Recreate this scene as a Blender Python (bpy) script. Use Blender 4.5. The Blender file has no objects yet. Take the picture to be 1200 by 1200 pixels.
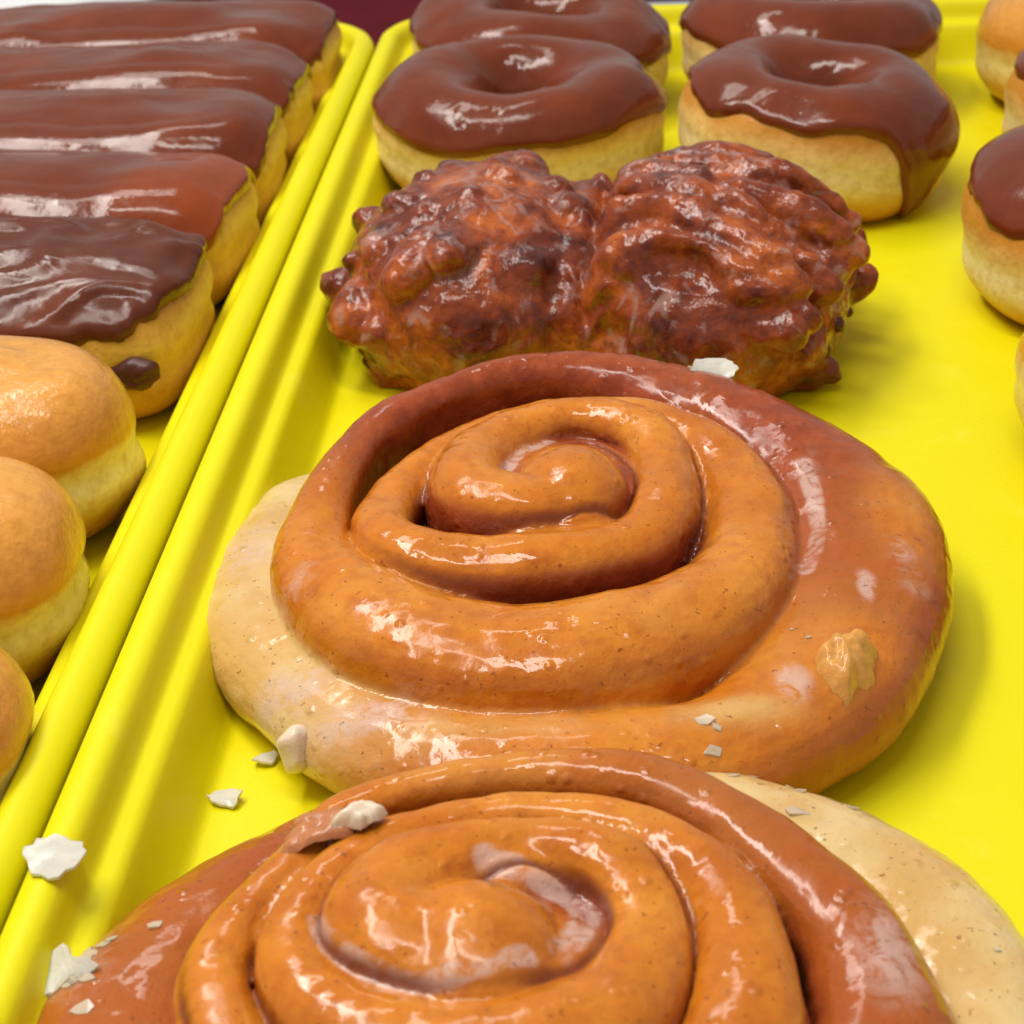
import bpy, bmesh, math, random
import numpy as np
from mathutils import Vector, Matrix, noise
from mathutils.bvhtree import BVHTree
from mathutils.kdtree import KDTree

sc = bpy.context.scene
noise.seed_set(7)          # the vector noise is otherwise seeded by the clock
COL = sc.collection

# ------------------------------------------------------------------ camera
cam_d = bpy.data.cameras.new('camera')
cam = bpy.data.objects.new('camera', cam_d)
COL.objects.link(cam)
cam_d.sensor_width = 36.0
cam_d.lens = 69.0
cam_d.clip_start = 0.01
cam_d.clip_end = 50.0
cam_d.dof.use_dof = True
cam_d.dof.focus_distance = 0.41
cam_d.dof.aperture_fstop = 38.0
cam.matrix_world = Matrix(((0.997835, 0.008283, 0.065240, 0.0),
                           (0.053405, 0.476832, -0.877371, 0.0),
                           (-0.038376, 0.878955, 0.475357, 0.235),
                           (0, 0, 0, 1)))
sc.camera = cam

# ------------------------------------------------------------------ light
w = bpy.data.worlds.new('World')
sc.world = w
w.use_nodes = True
w.node_tree.nodes['Background'].inputs[0].default_value = (1.0, 0.96, 0.92, 1)
w.node_tree.nodes['Background'].inputs[1].default_value = 0.32
sc.view_settings.view_transform = 'Standard'
sc.view_settings.look = 'None'
sc.view_settings.exposure = 0.20
sc.view_settings.gamma = 1.0

def strip_light(name, loc, size, power, target, col=(1.0, 0.95, 0.88)):
    d = bpy.data.lights.new(name, 'AREA')
    d.shape = 'RECTANGLE'
    d.size, d.size_y = size
    d.energy = power
    d.color = col
    o = bpy.data.objects.new(name, d)
    COL.objects.link(o)
    o.location = loc
    o.rotation_euler = (Vector(target) - Vector(loc)).to_track_quat('-Z', 'Y').to_euler()
    return o

strip_light('case_lamp', (-0.42, 0.46, 0.90), (0.85, 0.14), 5.9, (0, 0.42, 0))
strip_light('ceiling_lamp', (-0.12, 0.22, 1.35), (0.65, 0.19), 5.1, (0, 0.42, 0))
strip_light('rear_lamp', (-0.35, 1.00, 0.95), (0.60, 0.14), 1.6, (0, 0.5, 0))

# ------------------------------------------------------------------ helpers
def link(name, me, mat=None, parent=None, smooth=True):
    o = bpy.data.objects.new(name, me)
    COL.objects.link(o)
    if mat:
        me.materials.append(mat)
    if smooth:
        me.polygons.foreach_set('use_smooth', [True] * len(me.polygons))
    if parent:
        o.parent = parent
    return o

def tag(o, label, cat, group=None, kind=None):
    if label: o['label'] = label
    if cat: o['category'] = cat
    if group: o['group'] = group
    if kind: o['kind'] = kind
    return o

def thing(name, label, cat, loc=(0, 0, 0), rot=(0, 0, 0), group=None):
    o = bpy.data.objects.new(name, None)
    o.empty_display_size = 0.02
    COL.objects.link(o)
    o.location = loc
    o.rotation_euler = rot
    return tag(o, label, cat, group)

def mesh_from(name, V, F):
    me = bpy.data.meshes.new(name)
    me.from_pydata([tuple(v) for v in V], [], F)
    me.update()
    return me

def grid_mesh(name, P, wrap_u=True, pole0=False, pole1=False):
    """P[nu, nv, 3]; u wraps, optional poles at the ends of v."""
    nu, nv = P.shape[:2]
    V = list(P.reshape(-1, 3))
    F = []
    for i in range(nu if wrap_u else nu - 1):
        j = (i + 1) % nu
        for k in range(nv - 1):
            F.append((i * nv + k, j * nv + k, j * nv + k + 1, i * nv + k + 1))
    if pole0:
        V.append(P[:, 0].mean(0)); c = len(V) - 1
        for i in range(nu):
            F.append((c, ((i + 1) % nu) * nv, i * nv))
    if pole1:
        V.append(P[:, -1].mean(0)); c = len(V) - 1
        for i in range(nu):
            F.append((c, i * nv + nv - 1, ((i + 1) % nu) * nv + nv - 1))
    return mesh_from(name, V, F)

def nz(p, s, seed=0.0):
    return noise.noise(Vector((p[0] * s + seed * 7.31, p[1] * s - seed * 3.7, p[2] * s + seed * 1.9)))

def wobble(P, s, amp, seed):
    """smooth 3-D displacement of an array of points"""
    Q = P.reshape(-1, 3).copy()
    for i in range(len(Q)):
        v = noise.noise_vector(Vector((Q[i, 0] * s + seed * 5.1, Q[i, 1] * s + seed * 2.3, Q[i, 2] * s - seed)))
        Q[i] += np.array(v) * amp
    return Q.reshape(P.shape)

def normals(P):
    du = np.roll(P, -1, 0) - np.roll(P, 1, 0)
    dv = np.gradient(P, axis=1)
    n = np.cross(du, dv)
    n /= np.maximum(np.linalg.norm(n, axis=2, keepdims=True), 1e-12)
    return n

def sstep(a, b, x):
    t = np.clip((x - a) / (b - a), 0, 1)
    return t * t * (3 - 2 * t)

# ------------------------------------------------------------------ materials
def new_mat(name):
    m = bpy.data.materials.new(name)
    m.use_nodes = True
    nt = m.node_tree
    for n in list(nt.nodes):
        nt.nodes.remove(n)
    out = nt.nodes.new('ShaderNodeOutputMaterial')
    b = nt.nodes.new('ShaderNodeBsdfPrincipled')
    nt.links.new(b.outputs[0], out.inputs[0])
    return m, nt, b

class NB:
    """small node builder"""
    def __init__(s, nt):
        s.nt = nt
        s.tc = nt.nodes.new('ShaderNodeTexCoord')
    def lk(s, a, b): s.nt.links.new(a, b)
    def noise(s, scale, detail=3, rough=0.55, dist=0.0, stretch=None):
        n = s.nt.nodes.new('ShaderNodeTexNoise')
        n.inputs['Scale'].default_value = scale
        n.inputs['Detail'].default_value = detail
        n.inputs['Roughness'].default_value = rough
        n.inputs['Distortion'].default_value = dist
        src = s.tc.outputs['Object']
        if stretch:
            mp = s.nt.nodes.new('ShaderNodeMapping')
            mp.inputs['Scale'].default_value = stretch
            s.lk(src, mp.inputs[0]); src = mp.outputs[0]
        s.lk(src, n.inputs['Vector'])
        return n.outputs[0]
    def ramp(s, fac, stops):
        r = s.nt.nodes.new('ShaderNodeValToRGB')
        e = r.color_ramp.elements
        e[0].position, e[0].color = stops[0][0], (*stops[0][1], 1)
        e[1].position, e[1].color = stops[-1][0], (*stops[-1][1], 1)
        for p, c in stops[1:-1]:
            q = e.new(p); q.color = (*c, 1)
        s.lk(fac, r.inputs[0])
        return r.outputs[0]
    def rng(s, v, a, b, c, d):
        n = s.nt.nodes.new('ShaderNodeMapRange')
        n.interpolation_type = 'SMOOTHSTEP'
        for i, x in enumerate((a, b, c, d)): n.inputs[1 + i].default_value = x
        s.lk(v, n.inputs[0])
        return n.outputs[0]
    def mix(s, fac, a, b, mode='MIX'):
        n = s.nt.nodes.new('ShaderNodeMix')
        n.data_type = 'RGBA'; n.blend_type = mode
        if isinstance(fac, (int, float)): n.inputs[0].default_value = fac
        else: s.lk(fac, n.inputs[0])
        for k, v in ((6, a), (7, b)):
            if isinstance(v, tuple): n.inputs[k].default_value = (*v, 1)
            else: s.lk(v, n.inputs[k])
        return n.outputs[2]
    def math(s, op, a, b=0.0):
        n = s.nt.nodes.new('ShaderNodeMath'); n.operation = op
        for k, v in ((0, a), (1, b)):
            if isinstance(v, (int, float)): n.inputs[k].default_value = v
            else: s.lk(v, n.inputs[k])
        return n.outputs[0]
    def sep(s, v):
        n = s.nt.nodes.new('ShaderNodeSeparateXYZ'); s.lk(v, n.inputs[0])
        return n.outputs
    def attr(s, name):
        n = s.nt.nodes.new('ShaderNodeAttribute'); n.attribute_name = name
        return n
    def bump(s, h, dist, strength=1.0, prev=None):
        n = s.nt.nodes.new('ShaderNodeBump')
        n.inputs['Distance'].default_value = dist
        n.inputs['Strength'].default_value = strength
        s.lk(h, n.inputs['Height'])
        if prev is not None: s.lk(prev, n.inputs['Normal'])
        return n.outputs[0]

def sss(b, wt, rad, scale=0.003):
    b.inputs['Subsurface Weight'].default_value = wt
    b.inputs['Subsurface Radius'].default_value = rad
    b.inputs['Subsurface Scale'].default_value = scale

def coat(b, wt, rough, ior=1.42):
    b.inputs['Coat Weight'].default_value = wt
    b.inputs['Coat Roughness'].default_value = rough
    b.inputs['Coat IOR'].default_value = ior
    b.inputs['Specular IOR Level'].default_value = 0.06

def mat_bun():
    m, nt, b = new_mat('glazed_bun'); n = NB(nt)
    a = n.attr('tint'); r, g, bl = n.sep(a.outputs['Color'])[:3]
    n1 = n.noise(45, 4, 0.6); n2 = n.noise(170, 4, 0.65); n3 = n.noise(750, 2, 0.5)
    base = n.ramp(n1, [(0.25, (0.48, 0.125, 0.007)), (0.55, (0.65, 0.215, 0.014)), (0.8, (0.75, 0.305, 0.032))])
    base = n.mix(n.rng(n2, 0.42, 0.70, 0, 0.55), base, (0.44, 0.105, 0.010))
    base = n.mix(n.rng(n.noise(26, 3, 0.6), 0.52, 0.72, 0, 0.5), base, (0.72, 0.33, 0.06))
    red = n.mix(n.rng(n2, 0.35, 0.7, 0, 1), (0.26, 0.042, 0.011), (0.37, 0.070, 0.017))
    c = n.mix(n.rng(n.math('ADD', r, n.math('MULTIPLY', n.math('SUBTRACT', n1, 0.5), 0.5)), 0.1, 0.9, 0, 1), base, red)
    pale = n.mix(n.rng(n1, 0.35, 0.7, 0, 1), (0.66, 0.40, 0.13), (0.74, 0.55, 0.26))
    c = n.mix(n.rng(n.math('ADD', g, n.math('MULTIPLY', n.math('SUBTRACT', n2, 0.5), 0.35)), 0.15, 0.85, 0, 1), c, pale)
    film = n.math('MULTIPLY', bl, n.rng(n.noise(150, 4, 0.7, 1.5), 0.30, 0.62, 0.35, 1.25))
    c = n.mix(n.rng(film, 0.2, 1.1, 0, 0.62), c, (0.68, 0.50, 0.44))
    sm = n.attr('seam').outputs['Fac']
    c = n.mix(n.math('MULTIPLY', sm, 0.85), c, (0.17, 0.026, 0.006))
    c = n.mix(n.rng(n3, 0.66, 0.73, 0, 0.6), c, (0.16, 0.035, 0.01))
    n.lk(c, b.inputs['Base Color'])
    n.lk(n.rng(n1, 0.3, 0.7, 0.30, 0.48), b.inputs['Roughness'])
    vo = nt.nodes.new('ShaderNodeTexVoronoi'); vo.inputs['Scale'].default_value = 240
    n.lk(n.tc.outputs['Object'], vo.inputs['Vector'])
    blis = n.math('MULTIPLY', n.rng(vo.outputs['Distance'], 0.0, 0.35, 1, 0), n.rng(n.noise(70, 2), 0.5, 0.62, 0, 1))
    h = n.bump(n2, 0.0011, 0.6)
    h = n.bump(blis, 0.0006, 0.7, h)
    h = n.bump(n.noise(420, 3, 0.6), 0.0004, 0.5, h)
    n.lk(h, b.inputs['Normal'])
    hc = n.bump(n.noise(70, 2, 0.5, 0.6), 0.0012, 0.5)
    hc = n.bump(n.noise(420, 2, 0.6), 0.0002, 0.4, hc)
    hc = n.bump(blis, 0.0006, 0.6, hc)
    n.lk(hc, b.inputs['Coat Normal'])
    coat(b, 1.0, 0.10)
    n.lk(n.rng(n.noise(80, 3, 0.6), 0.35, 0.65, 0.06, 0.22), b.inputs['Coat Roughness'])
    sss(b, 0.3, (1.0, 0.45, 0.12), 0.004)
    return m

def mat_dough(name, stops, zmax, glossy=0.6, wt=0.35):
    """fried dough: colour bands by height on the piece (bottom crust, pale waist, top crust)"""
    m, nt, b = new_mat(name); n = NB(nt)
    z = n.sep(n.tc.outputs['Object'])[2]
    n1 = n.noise(60, 4, 0.6); n2 = n.noise(260, 4, 0.65)
    zz = n.math('ADD', n.math('DIVIDE', z, zmax), n.math('MULTIPLY', n.math('SUBTRACT', n1, 0.5), 0.16))
    c = n.ramp(zz, stops)
    c = n.mix(n.rng(n2, 0.4, 0.72, 0, 0.38), c, (0.50, 0.19, 0.025))
    n.lk(c, b.inputs['Base Color'])
    b.inputs['Roughness'].default_value = 0.5
    h = n.bump(n2, 0.0008, 0.6)
    h = n.bump(n.noise(90, 3, 0.6), 0.0022, 0.6, h)
    n.lk(h, b.inputs['Normal'])
    coat(b, glossy, 0.20 if glossy < 0.9 else 0.08)
    n.lk(n.bump(n.noise(220, 4, 0.7, 0.5), 0.0010, 0.6), b.inputs['Coat Normal'])
    sss(b, wt, (1.0, 0.6, 0.25), 0.004)
    return m

def mat_choc(name, c0, c1, rough=0.3, streak=None, thin_end=None, matte=0.0):
    m, nt, b = new_mat(name); n = NB(nt)
    n1 = n.noise(35, 4, 0.6); n2 = n.noise(150, 4, 0.6)
    c = n.mix(n.rng(n1, 0.3, 0.7, 0, 1), c0, c1)
    if thin_end:
        xx = n.math('ADD', n.sep(n.tc.outputs['Object'])[0], n.math('MULTIPLY', n.math('SUBTRACT', n1, 0.5), 0.03))
        c = n.mix(n.rng(xx, 0.036, 0.074, 0, 0.65), c, thin_end)
    n.lk(c, b.inputs['Base Color'])
    n.lk(n.rng(n1, 0.3, 0.7, rough, rough + 0.15), b.inputs['Roughness'])
    h = n.bump(n.noise(70, 3, 0.55, 0.5), 0.002, 0.5)
    n.lk(n.bump(n2, 0.0005, 0.4, h), b.inputs['Normal'])
    hc = n.bump(n.noise(42, 2, 0.5, 0.8, streak), 0.0022, 0.5)
    n.lk(n.bump(n.noise(300, 2, 0.5), 0.0003, 0.35, hc), b.inputs['Coat Normal'])
    coat(b, 0.85, 0.12)
    n.lk(n.rng(n2, 0.35, 0.65, 0.04 + matte, 0.17 + matte), b.inputs['Coat Roughness'])
    sss(b, 0.12, (1.0, 0.4, 0.2), 0.002)
    return m

def mat_fritter():
    m, nt, b = new_mat('fritter_crust'); n = NB(nt)
    n1 = n.noise(55, 5, 0.65, 0.4); n2 = n.noise(190, 4, 0.65); n3 = n.noise(110, 3, 0.6, 1.2)
    c = n.ramp(n1, [(0.33, (0.060, 0.012, 0.010)), (0.44, (0.19, 0.034, 0.012)), (0.55, (0.33, 0.066, 0.014)), (0.68, (0.56, 0.145, 0.020))])
    c = n.mix(n.rng(n2, 0.52, 0.72, 0, 0.7), c, (0.10, 0.020, 0.013))
    film = n.rng(n3, 0.53, 0.68, 0, 0.42)
    c = n.mix(film, c, (0.44, 0.31, 0.29))
    n.lk(c, b.inputs['Base Color'])
    b.inputs['Roughness'].default_value = 0.38
    h = n.bump(n2, 0.0012, 0.7)
    n.lk(n.bump(n.noise(500, 3, 0.6), 0.0005, 0.5, h), b.inputs['Normal'])
    hc = n.bump(n.noise(180, 2, 0.5, 0.6), 0.0014, 0.7)
    n.lk(n.bump(n.noise(600, 3, 0.6), 0.0004, 0.5, hc), b.inputs['Coat Normal'])
    coat(b, 1.0, 0.12)
    n.lk(n.rng(n3, 0.3, 0.7, 0.03, 0.11), b.inputs['Coat Roughness'])
    sss(b, 0.05, (1.0, 0.4, 0.15), 0.002)
    return m

def mat_sugar(name, col, alpha_sss=0.5, rough=0.35, trans=0.0):
    m, nt, b = new_mat(name); n = NB(nt)
    n1 = n.noise(260, 4, 0.65)
    n.lk(n.mix(n.rng(n1, 0.3, 0.7, 0, 1), col, tuple(x * 0.82 for x in col)), b.inputs['Base Color'])
    n.lk(n.rng(n1, 0.3, 0.7, rough, rough + 0.25), b.inputs['Roughness'])
    n.lk(n.bump(n.noise(420, 4, 0.65), 0.0007, 0.7), b.inputs['Normal'])
    b.inputs['Transmission Weight'].default_value = trans
    coat(b, 0.7, 0.15)
    sss(b, alpha_sss, (1.0, 0.8, 0.6), 0.002)
    return m

def mat_tray():
    m, nt, b = new_mat('yellow_tray_plastic'); n = NB(nt)
    n1 = n.noise(9, 4, 0.6); n2 = n.noise(700, 2, 0.5); n3 = n.noise(30, 5, 0.7, 1.0)
    c = n.mix(n.rng(n1, 0.3, 0.7, 0, 1), (0.81, 0.725, 0.0008), (0.79, 0.735, 0.003))
    c = n.mix(n.rng(n3, 0.56, 0.76, 0, 0.5), c, (0.82, 0.77, 0.06))
    n.lk(c, b.inputs['Base Color'])
    n.lk(n.rng(n3, 0.35, 0.7, 0.40, 0.58), b.inputs['Roughness'])
    b.inputs['Specular IOR Level'].default_value = 0.28
    n.lk(n.bump(n2, 0.0002, 0.35), b.inputs['Normal'])
    return m

def mat_flat(name, c0, c1, rough=0.6, scale=40, bd=0.001):
    m, nt, b = new_mat(name); n = NB(nt)
    n1 = n.noise(scale, 4, 0.6)
    n.lk(n.mix(n.rng(n1, 0.3, 0.7, 0, 1), c0, c1), b.inputs['Base Color'])
    b.inputs['Roughness'].default_value = rough
    n.lk(n.bump(n.noise(scale * 6, 3, 0.6), bd, 0.4), b.inputs['Normal'])
    return m

M_BUN = mat_bun()
GOLD = (0.60, 0.27, 0.035); TAN = (0.70, 0.43, 0.10); PALE = (0.83, 0.66, 0.30); CRUST = (0.58, 0.22, 0.028)
M_RING = mat_dough('ring_dough', [(0.0, (0.45, 0.17, 0.02)), (0.12, GOLD), (0.26, TAN), (0.36, PALE), (0.50, (0.88, 0.74, 0.40)), (0.62, (0.82, 0.58, 0.20)), (0.76, GOLD), (1.0, CRUST)], 0.042, 0.35)
M_BAR = mat_dough('bar_dough', [(0.0, (0.50, 0.18, 0.015)), (0.16, GOLD), (0.40, (0.72, 0.42, 0.06)), (0.62, (0.76, 0.50, 0.08)), (0.80, GOLD), (1.0, CRUST)], 0.045, 0.4)
M_GLAZED = mat_dough('glazed_dough', [(0.0, (0.42, 0.13, 0.012)), (0.22, (0.55, 0.22, 0.025)), (0.31, (0.74, 0.50, 0.11)), (0.42, (0.87, 0.73, 0.30)), (0.54, (0.84, 0.64, 0.20)), (0.60, (0.66, 0.27, 0.022)), (0.72, (0.74, 0.33, 0.045)), (1.0, (0.74, 0.34, 0.060))], 0.046, 1.0)
M_CHOC = mat_choc('chocolate_icing', (0.140, 0.024, 0.006), (0.190, 0.036, 0.009))
M_CHOCBAR = mat_choc('long_john_icing', (0.140, 0.024, 0.006), (0.190, 0.037, 0.009), 0.3, (0.45, 1.0, 1.0))
M_CHOCTHIN = mat_choc('thin_icing', (0.140, 0.024, 0.006), (0.190, 0.037, 0.009), 0.3, (0.45, 1.0, 1.0), (0.34, 0.060, 0.007))
M_CHOCDARK = mat_choc('dark_icing', (0.100, 0.020, 0.007), (0.150, 0.033, 0.011), 0.42, None, None, 0.10)
M_FILL = mat_choc('chocolate_filling', (0.065, 0.018, 0.012), (0.12, 0.032, 0.018), 0.45, None, None, 0.15)
M_FRIT = mat_fritter()
M_NUB = mat_choc('burnt_nub', (0.05, 0.012, 0.01), (0.11, 0.025, 0.014))
M_POOL = mat_sugar('glaze_pool', (0.58, 0.37, 0.29), 0.5, 0.2)
M_DRIP = mat_sugar('glaze_drip', (0.84, 0.70, 0.54), 0.6, 0.2)
M_SUGAR = mat_sugar('sugar_flake', (0.84, 0.81, 0.70), 0.5, 0.35, 0.15)
M_FLECK = mat_sugar('glaze_fleck', (0.80, 0.64, 0.46), 0.6, 0.3, 0.2)
M_SCRAP = mat_sugar('dough_scrap', (0.74, 0.36, 0.085), 0.5)
M_SKIN = mat_sugar('glazed_skin', (0.55, 0.22, 0.09), 0.4)
M_TRAY = mat_tray()
M_SHELF = mat_flat('maroon_liner', (0.075, 0.003, 0.009), (0.13, 0.006, 0.014), 0.8, 12)
M_SHELF.node_tree.nodes['Principled BSDF'].inputs['Specular IOR Level'].default_value = 0.08
M_PAPER = mat_flat('white_paper', (0.78, 0.80, 0.82), (0.70, 0.73, 0.78), 0.7, 20)
M_PINK = mat_flat('pink_paper', (0.72, 0.50, 0.42), (0.66, 0.45, 0.40), 0.7, 20)
M_METAL = mat_flat('grey_rail', (0.42, 0.48, 0.55), (0.36, 0.42, 0.50), 0.4, 30)

# ------------------------------------------------------------------ the shelf
def box_mesh(name, x0, x1, y0, y1, z0, z1, bev=0.001):
    bm = bmesh.new()
    bmesh.ops.create_cube(bm, size=1.0)
    for v in bm.verts:
        v.co = Vector(((x0 + x1) / 2 + v.co.x * (x1 - x0), (y0 + y1) / 2 + v.co.y * (y1 - y0), (z0 + z1) / 2 + v.co.z * (z1 - z0)))
    bmesh.ops.bevel(bm, geom=bm.edges[:], offset=bev, segments=2, affect='EDGES')
    me = bpy.data.meshes.new(name); bm.to_mesh(me); bm.free()
    return me

shelf = link('shelf', box_mesh('shelf', -0.9, 0.9, -0.3, 1.6, -0.03, -0.0045, 0.003), M_SHELF)
tag(shelf, 'dark maroon liner on the display shelf under the trays', None, kind='structure')

# ------------------------------------------------------------------ trays
def tray_mesh(name, x0, x1, y0, y1, rad):
    # (inset from the outer edge, z): under-lip, rolled rim, step, ledge, wall, floor
    prof = [(0.0040, 0.0150), (0.0012, 0.0165), (0.0002, 0.0190), (0.0006, 0.0215), (0.0018, 0.0236), (0.0036, 0.0247),
            (0.0056, 0.0250), (0.0074, 0.0245), (0.0086, 0.0230), (0.0093, 0.0208), (0.0099, 0.0186), (0.0106, 0.0174), (0.0117, 0.0168),
            (0.0134, 0.0166), (0.0147, 0.0160), (0.0156, 0.0146), (0.0167, 0.0110), (0.0180, 0.0067), (0.0192, 0.0030),
            (0.0204, 0.0010), (0.0222, 0.0002), (0.0260, 0.0), (0.0700, 0.0)]
    na = 14; rings = []
    for d, z in prof:
        r = max(rad - d, 0.004)
        ring = []
        for cx, cy, a0 in ((x1 - rad, y1 - rad, 0), (x0 + rad, y1 - rad, 90), (x0 + rad, y0 + rad, 180), (x1 - rad, y0 + rad, 270)):
            ox = max(d - (rad - 0.004), 0)
            for i in range(na):
                a = math.radians(a0 + 90 * i / (na - 1))
                sx = 1 if cx > (x0 + x1) / 2 else -1; sy = 1 if cy > (y0 + y1) / 2 else -1
                ring.append((cx - sx * ox + r * math.cos(a), cy - sy * ox + r * math.sin(a), z))
        rings.append(ring)
    V = [p for r in rings for p in r]; n = len(rings[0]); F = []
    for k in range(len(rings) - 1):
        for i in range(n):
            j = (i + 1) % n
            F.append((k * n + i, k * n + j, (k + 1) * n + j, (k + 1) * n + i))
    F.append(tuple((len(rings) - 1) * n + i for i in range(n)))
    me = mesh_from(name, V, F)
    return me

def make_tray(label, loc, x0, x1, y0, y1):
    o = link('bakery_tray', tray_mesh('bakery_tray', x0, x1, y0, y1, 0.040), M_TRAY)
    o.location = loc
    s = o.modifiers.new('thick', 'SOLIDIFY'); s.thickness = 0.0022; s.offset = -1
    tag(o, label, 'tray')
    return o

make_tray('yellow plastic bakery tray under the two honey buns and the fritter', (0, 0, 0), -0.1072, 0.345, 0.10, 0.845)
make_tray('yellow plastic bakery tray under the chocolate bars and glazed bars', (0, 0, -0.0006), -0.560, -0.1079, 0.10, 0.838)

# things behind the trays, seen as slivers along the top edge
o = link('paper_sheet', box_mesh('paper_sheet', -0.34, -0.232, 0.865, 0.99, -0.0045, 0.018, 0.002), M_PAPER)
tag(o, 'pale white packet lying behind the left tray', 'packet')
o = link('metal_rail', box_mesh('metal_rail', -0.02, 0.40, 0.872, 0.888, -0.0045, 0.0150, 0.002), M_METAL)
tag(o, 'blue grey metal rail behind the right tray', 'rail')
o = link('paper_packet', box_mesh('paper_packet', -0.072, -0.026, 0.855, 0.90, -0.0045, 0.022, 0.002), M_PINK)
tag(o, 'pinkish packet behind the far left chocolate ring', 'packet')

# ------------------------------------------------------------------ ring doughnuts
def ring_point_grid(R, a, h, nu, nv, seed, waist=0.07, dome=0.0):
    P = np.zeros((nu, nv, 3))
    ph = np.linspace(0, 2 * math.pi, nv, endpoint=False)
    for i in range(nu):
        u = 2 * math.pi * i / nu
        rr = R * (1 + 0.025 * math.sin(2 * u + seed) + 0.018 * math.sin(3 * u + 2.1 * seed))
        aa = a * (1 + 0.05 * math.sin(u * 2 + seed * 1.7))
        c, s = np.cos(ph), np.sin(ph)
        z = 0.5 * h * (1 + np.sign(s) * np.abs(s) ** 0.96)
        pin = 1 - waist * np.exp(-((z / h - 0.46) / 0.10) ** 2) * (c > 0)
        r = rr + aa * np.sign(c) * np.abs(c) ** 0.98 * pin
        P[i, :, 0] = r * math.cos(u); P[i, :, 1] = r * math.sin(u); P[i, :, 2] = z
    return wobble(wobble(P, 22, 0.0030, seed + 1), 55, 0.0012, seed)

def ring_doughnut(label, loc, rot, seed, R=0.0295, a=0.0225, h=0.041, icing=True, drips=(), group='chocolate ring doughnuts', edge0=0.30, name='ring_doughnut'):
    t = thing(name, label, 'doughnut', loc, rot, group)
    nu, nv = 112, 56
    P = ring_point_grid(R, a, h, nu, nv, seed)
    # close the tube in v
    V = P.reshape(-1, 3); F = []
    for i in range(nu):
        j = (i + 1) % nu
        for k in range(nv):
            l = (k + 1) % nv
            F.append((i * nv + k, j * nv + k, j * nv + l, i * nv + l))
    link('dough', mesh_from('dough', V, F), M_RING if icing else M_GLAZED, t)
    if icing:
        mv = 44
        Pi = np.zeros((nu, mv, 3))
        Pc = np.concatenate([P, P[:, :1]], 1)
        du = np.roll(P, -1, 0) - np.roll(P, 1, 0)
        dv = np.roll(P, -1, 1) - np.roll(P, 1, 1)
        N = np.cross(du, dv); N /= np.maximum(np.linalg.norm(N, axis=2, keepdims=True), 1e-9)
        Nc = np.concatenate([N, N[:, :1]], 1)
        for i in range(nu):
            u = 2 * math.pi * i / nu
            e0 = edge0 + 0.26 * noise.noise(Vector((math.cos(u) * 1.6, math.sin(u) * 1.6, seed))) + 0.09 * noise.noise(Vector((math.cos(u) * 5, math.sin(u) * 6, seed + 4)))
            for (ua, wd, dep) in drips:
                dd = (u - ua + math.pi) % (2 * math.pi) - math.pi
                e0 -= dep * math.exp(-(dd / wd) ** 2)
            e1 = math.pi + 0.75
            ss = np.linspace(0, 1, mv)
            ph = e0 + (e1 - e0) * ss
            x = (ph / (2 * math.pi) * nv) % nv
            k = x.astype(int); f = (x - k)[:, None]
            p = Pc[i, k] * (1 - f) + Pc[i, k + 1] * f
            nn = Nc[i, k] * (1 - f) + Nc[i, k + 1] * f
            arc = ss * (e1 - e0) * a
            tt = 0.0021 * np.sqrt(np.clip(1 - (1 - np.clip(arc / 0.0030, 0, 1)) ** 2, 0, 1)) - 0.0003
            tt += 0.0006 * np.exp(-((arc - 0.0035) / 0.002) ** 2)
            Pi[i] = p + nn * tt[:, None]
        Pi = wobble(Pi, 60, 0.0007, seed + 3)
        link('chocolate_icing', grid_mesh('chocolate_icing', Pi), M_CHOC, t)
    return t

G = 'chocolate ring doughnuts'
ring_doughnut('chocolate iced ring doughnut directly behind the left lobe of the fritter', (-0.0435, 0.6870, 0), (math.radians(2), 0, 0.3), 1.3, R=0.0315, a=0.0200, h=0.043, drips=((4.9, 0.5, 0.12),))
ring_doughnut('chocolate iced ring doughnut with icing dripping down its right side', (0.0590, 0.6720, 0.0020), (math.radians(1), math.radians(5), 0.0), 2.6, R=0.0286, a=0.0190, h=0.0425, edge0=0.42,
              drips=((math.radians(-47) % (2 * math.pi), 0.17, 1.25), (math.radians(-28) % (2 * math.pi), 0.42, 0.55)))
ring_doughnut('chocolate iced ring doughnut in the far row, nearest the left tray wall', (-0.0395, 0.784, 0.001), (math.radians(3), 0, 1.1), 4.1, R=0.0325, a=0.0200, h=0.042)
ring_doughnut('chocolate iced ring doughnut in the far row, behind the dripping one', (0.0685, 0.781, 0.001), (math.radians(2), 0, 2.0), 5.7, R=0.0315, a=0.0200, h=0.042)
ring_doughnut('chocolate iced ring doughnut with wide white waist, nearest of the right column', (0.1500, 0.568, 0), (math.radians(-2), math.radians(-3), 0.5), 7.7, h=0.049, edge0=0.55)
ring_doughnut('chocolate iced ring doughnut cut by the right photo edge, middle of the right column', (0.1810, 0.690, 0), (0, 0, 0.9), 8.8, h=0.044, edge0=0.6)
ring_doughnut('plain glazed ring doughnut at the far end of the right column', (0.1790, 0.772, 0), (0, 0, 0.2), 9.9, R=0.027, a=0.0205, h=0.046, icing=False, group=None)
ring_doughnut('pale glazed ring doughnut just showing at the right photo edge beside the big bun', (0.1455, 0.460, 0), (0, 0, 0.2), 11.2, R=0.029, a=0.0215, h=0.042, icing=False, group=None)

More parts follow.
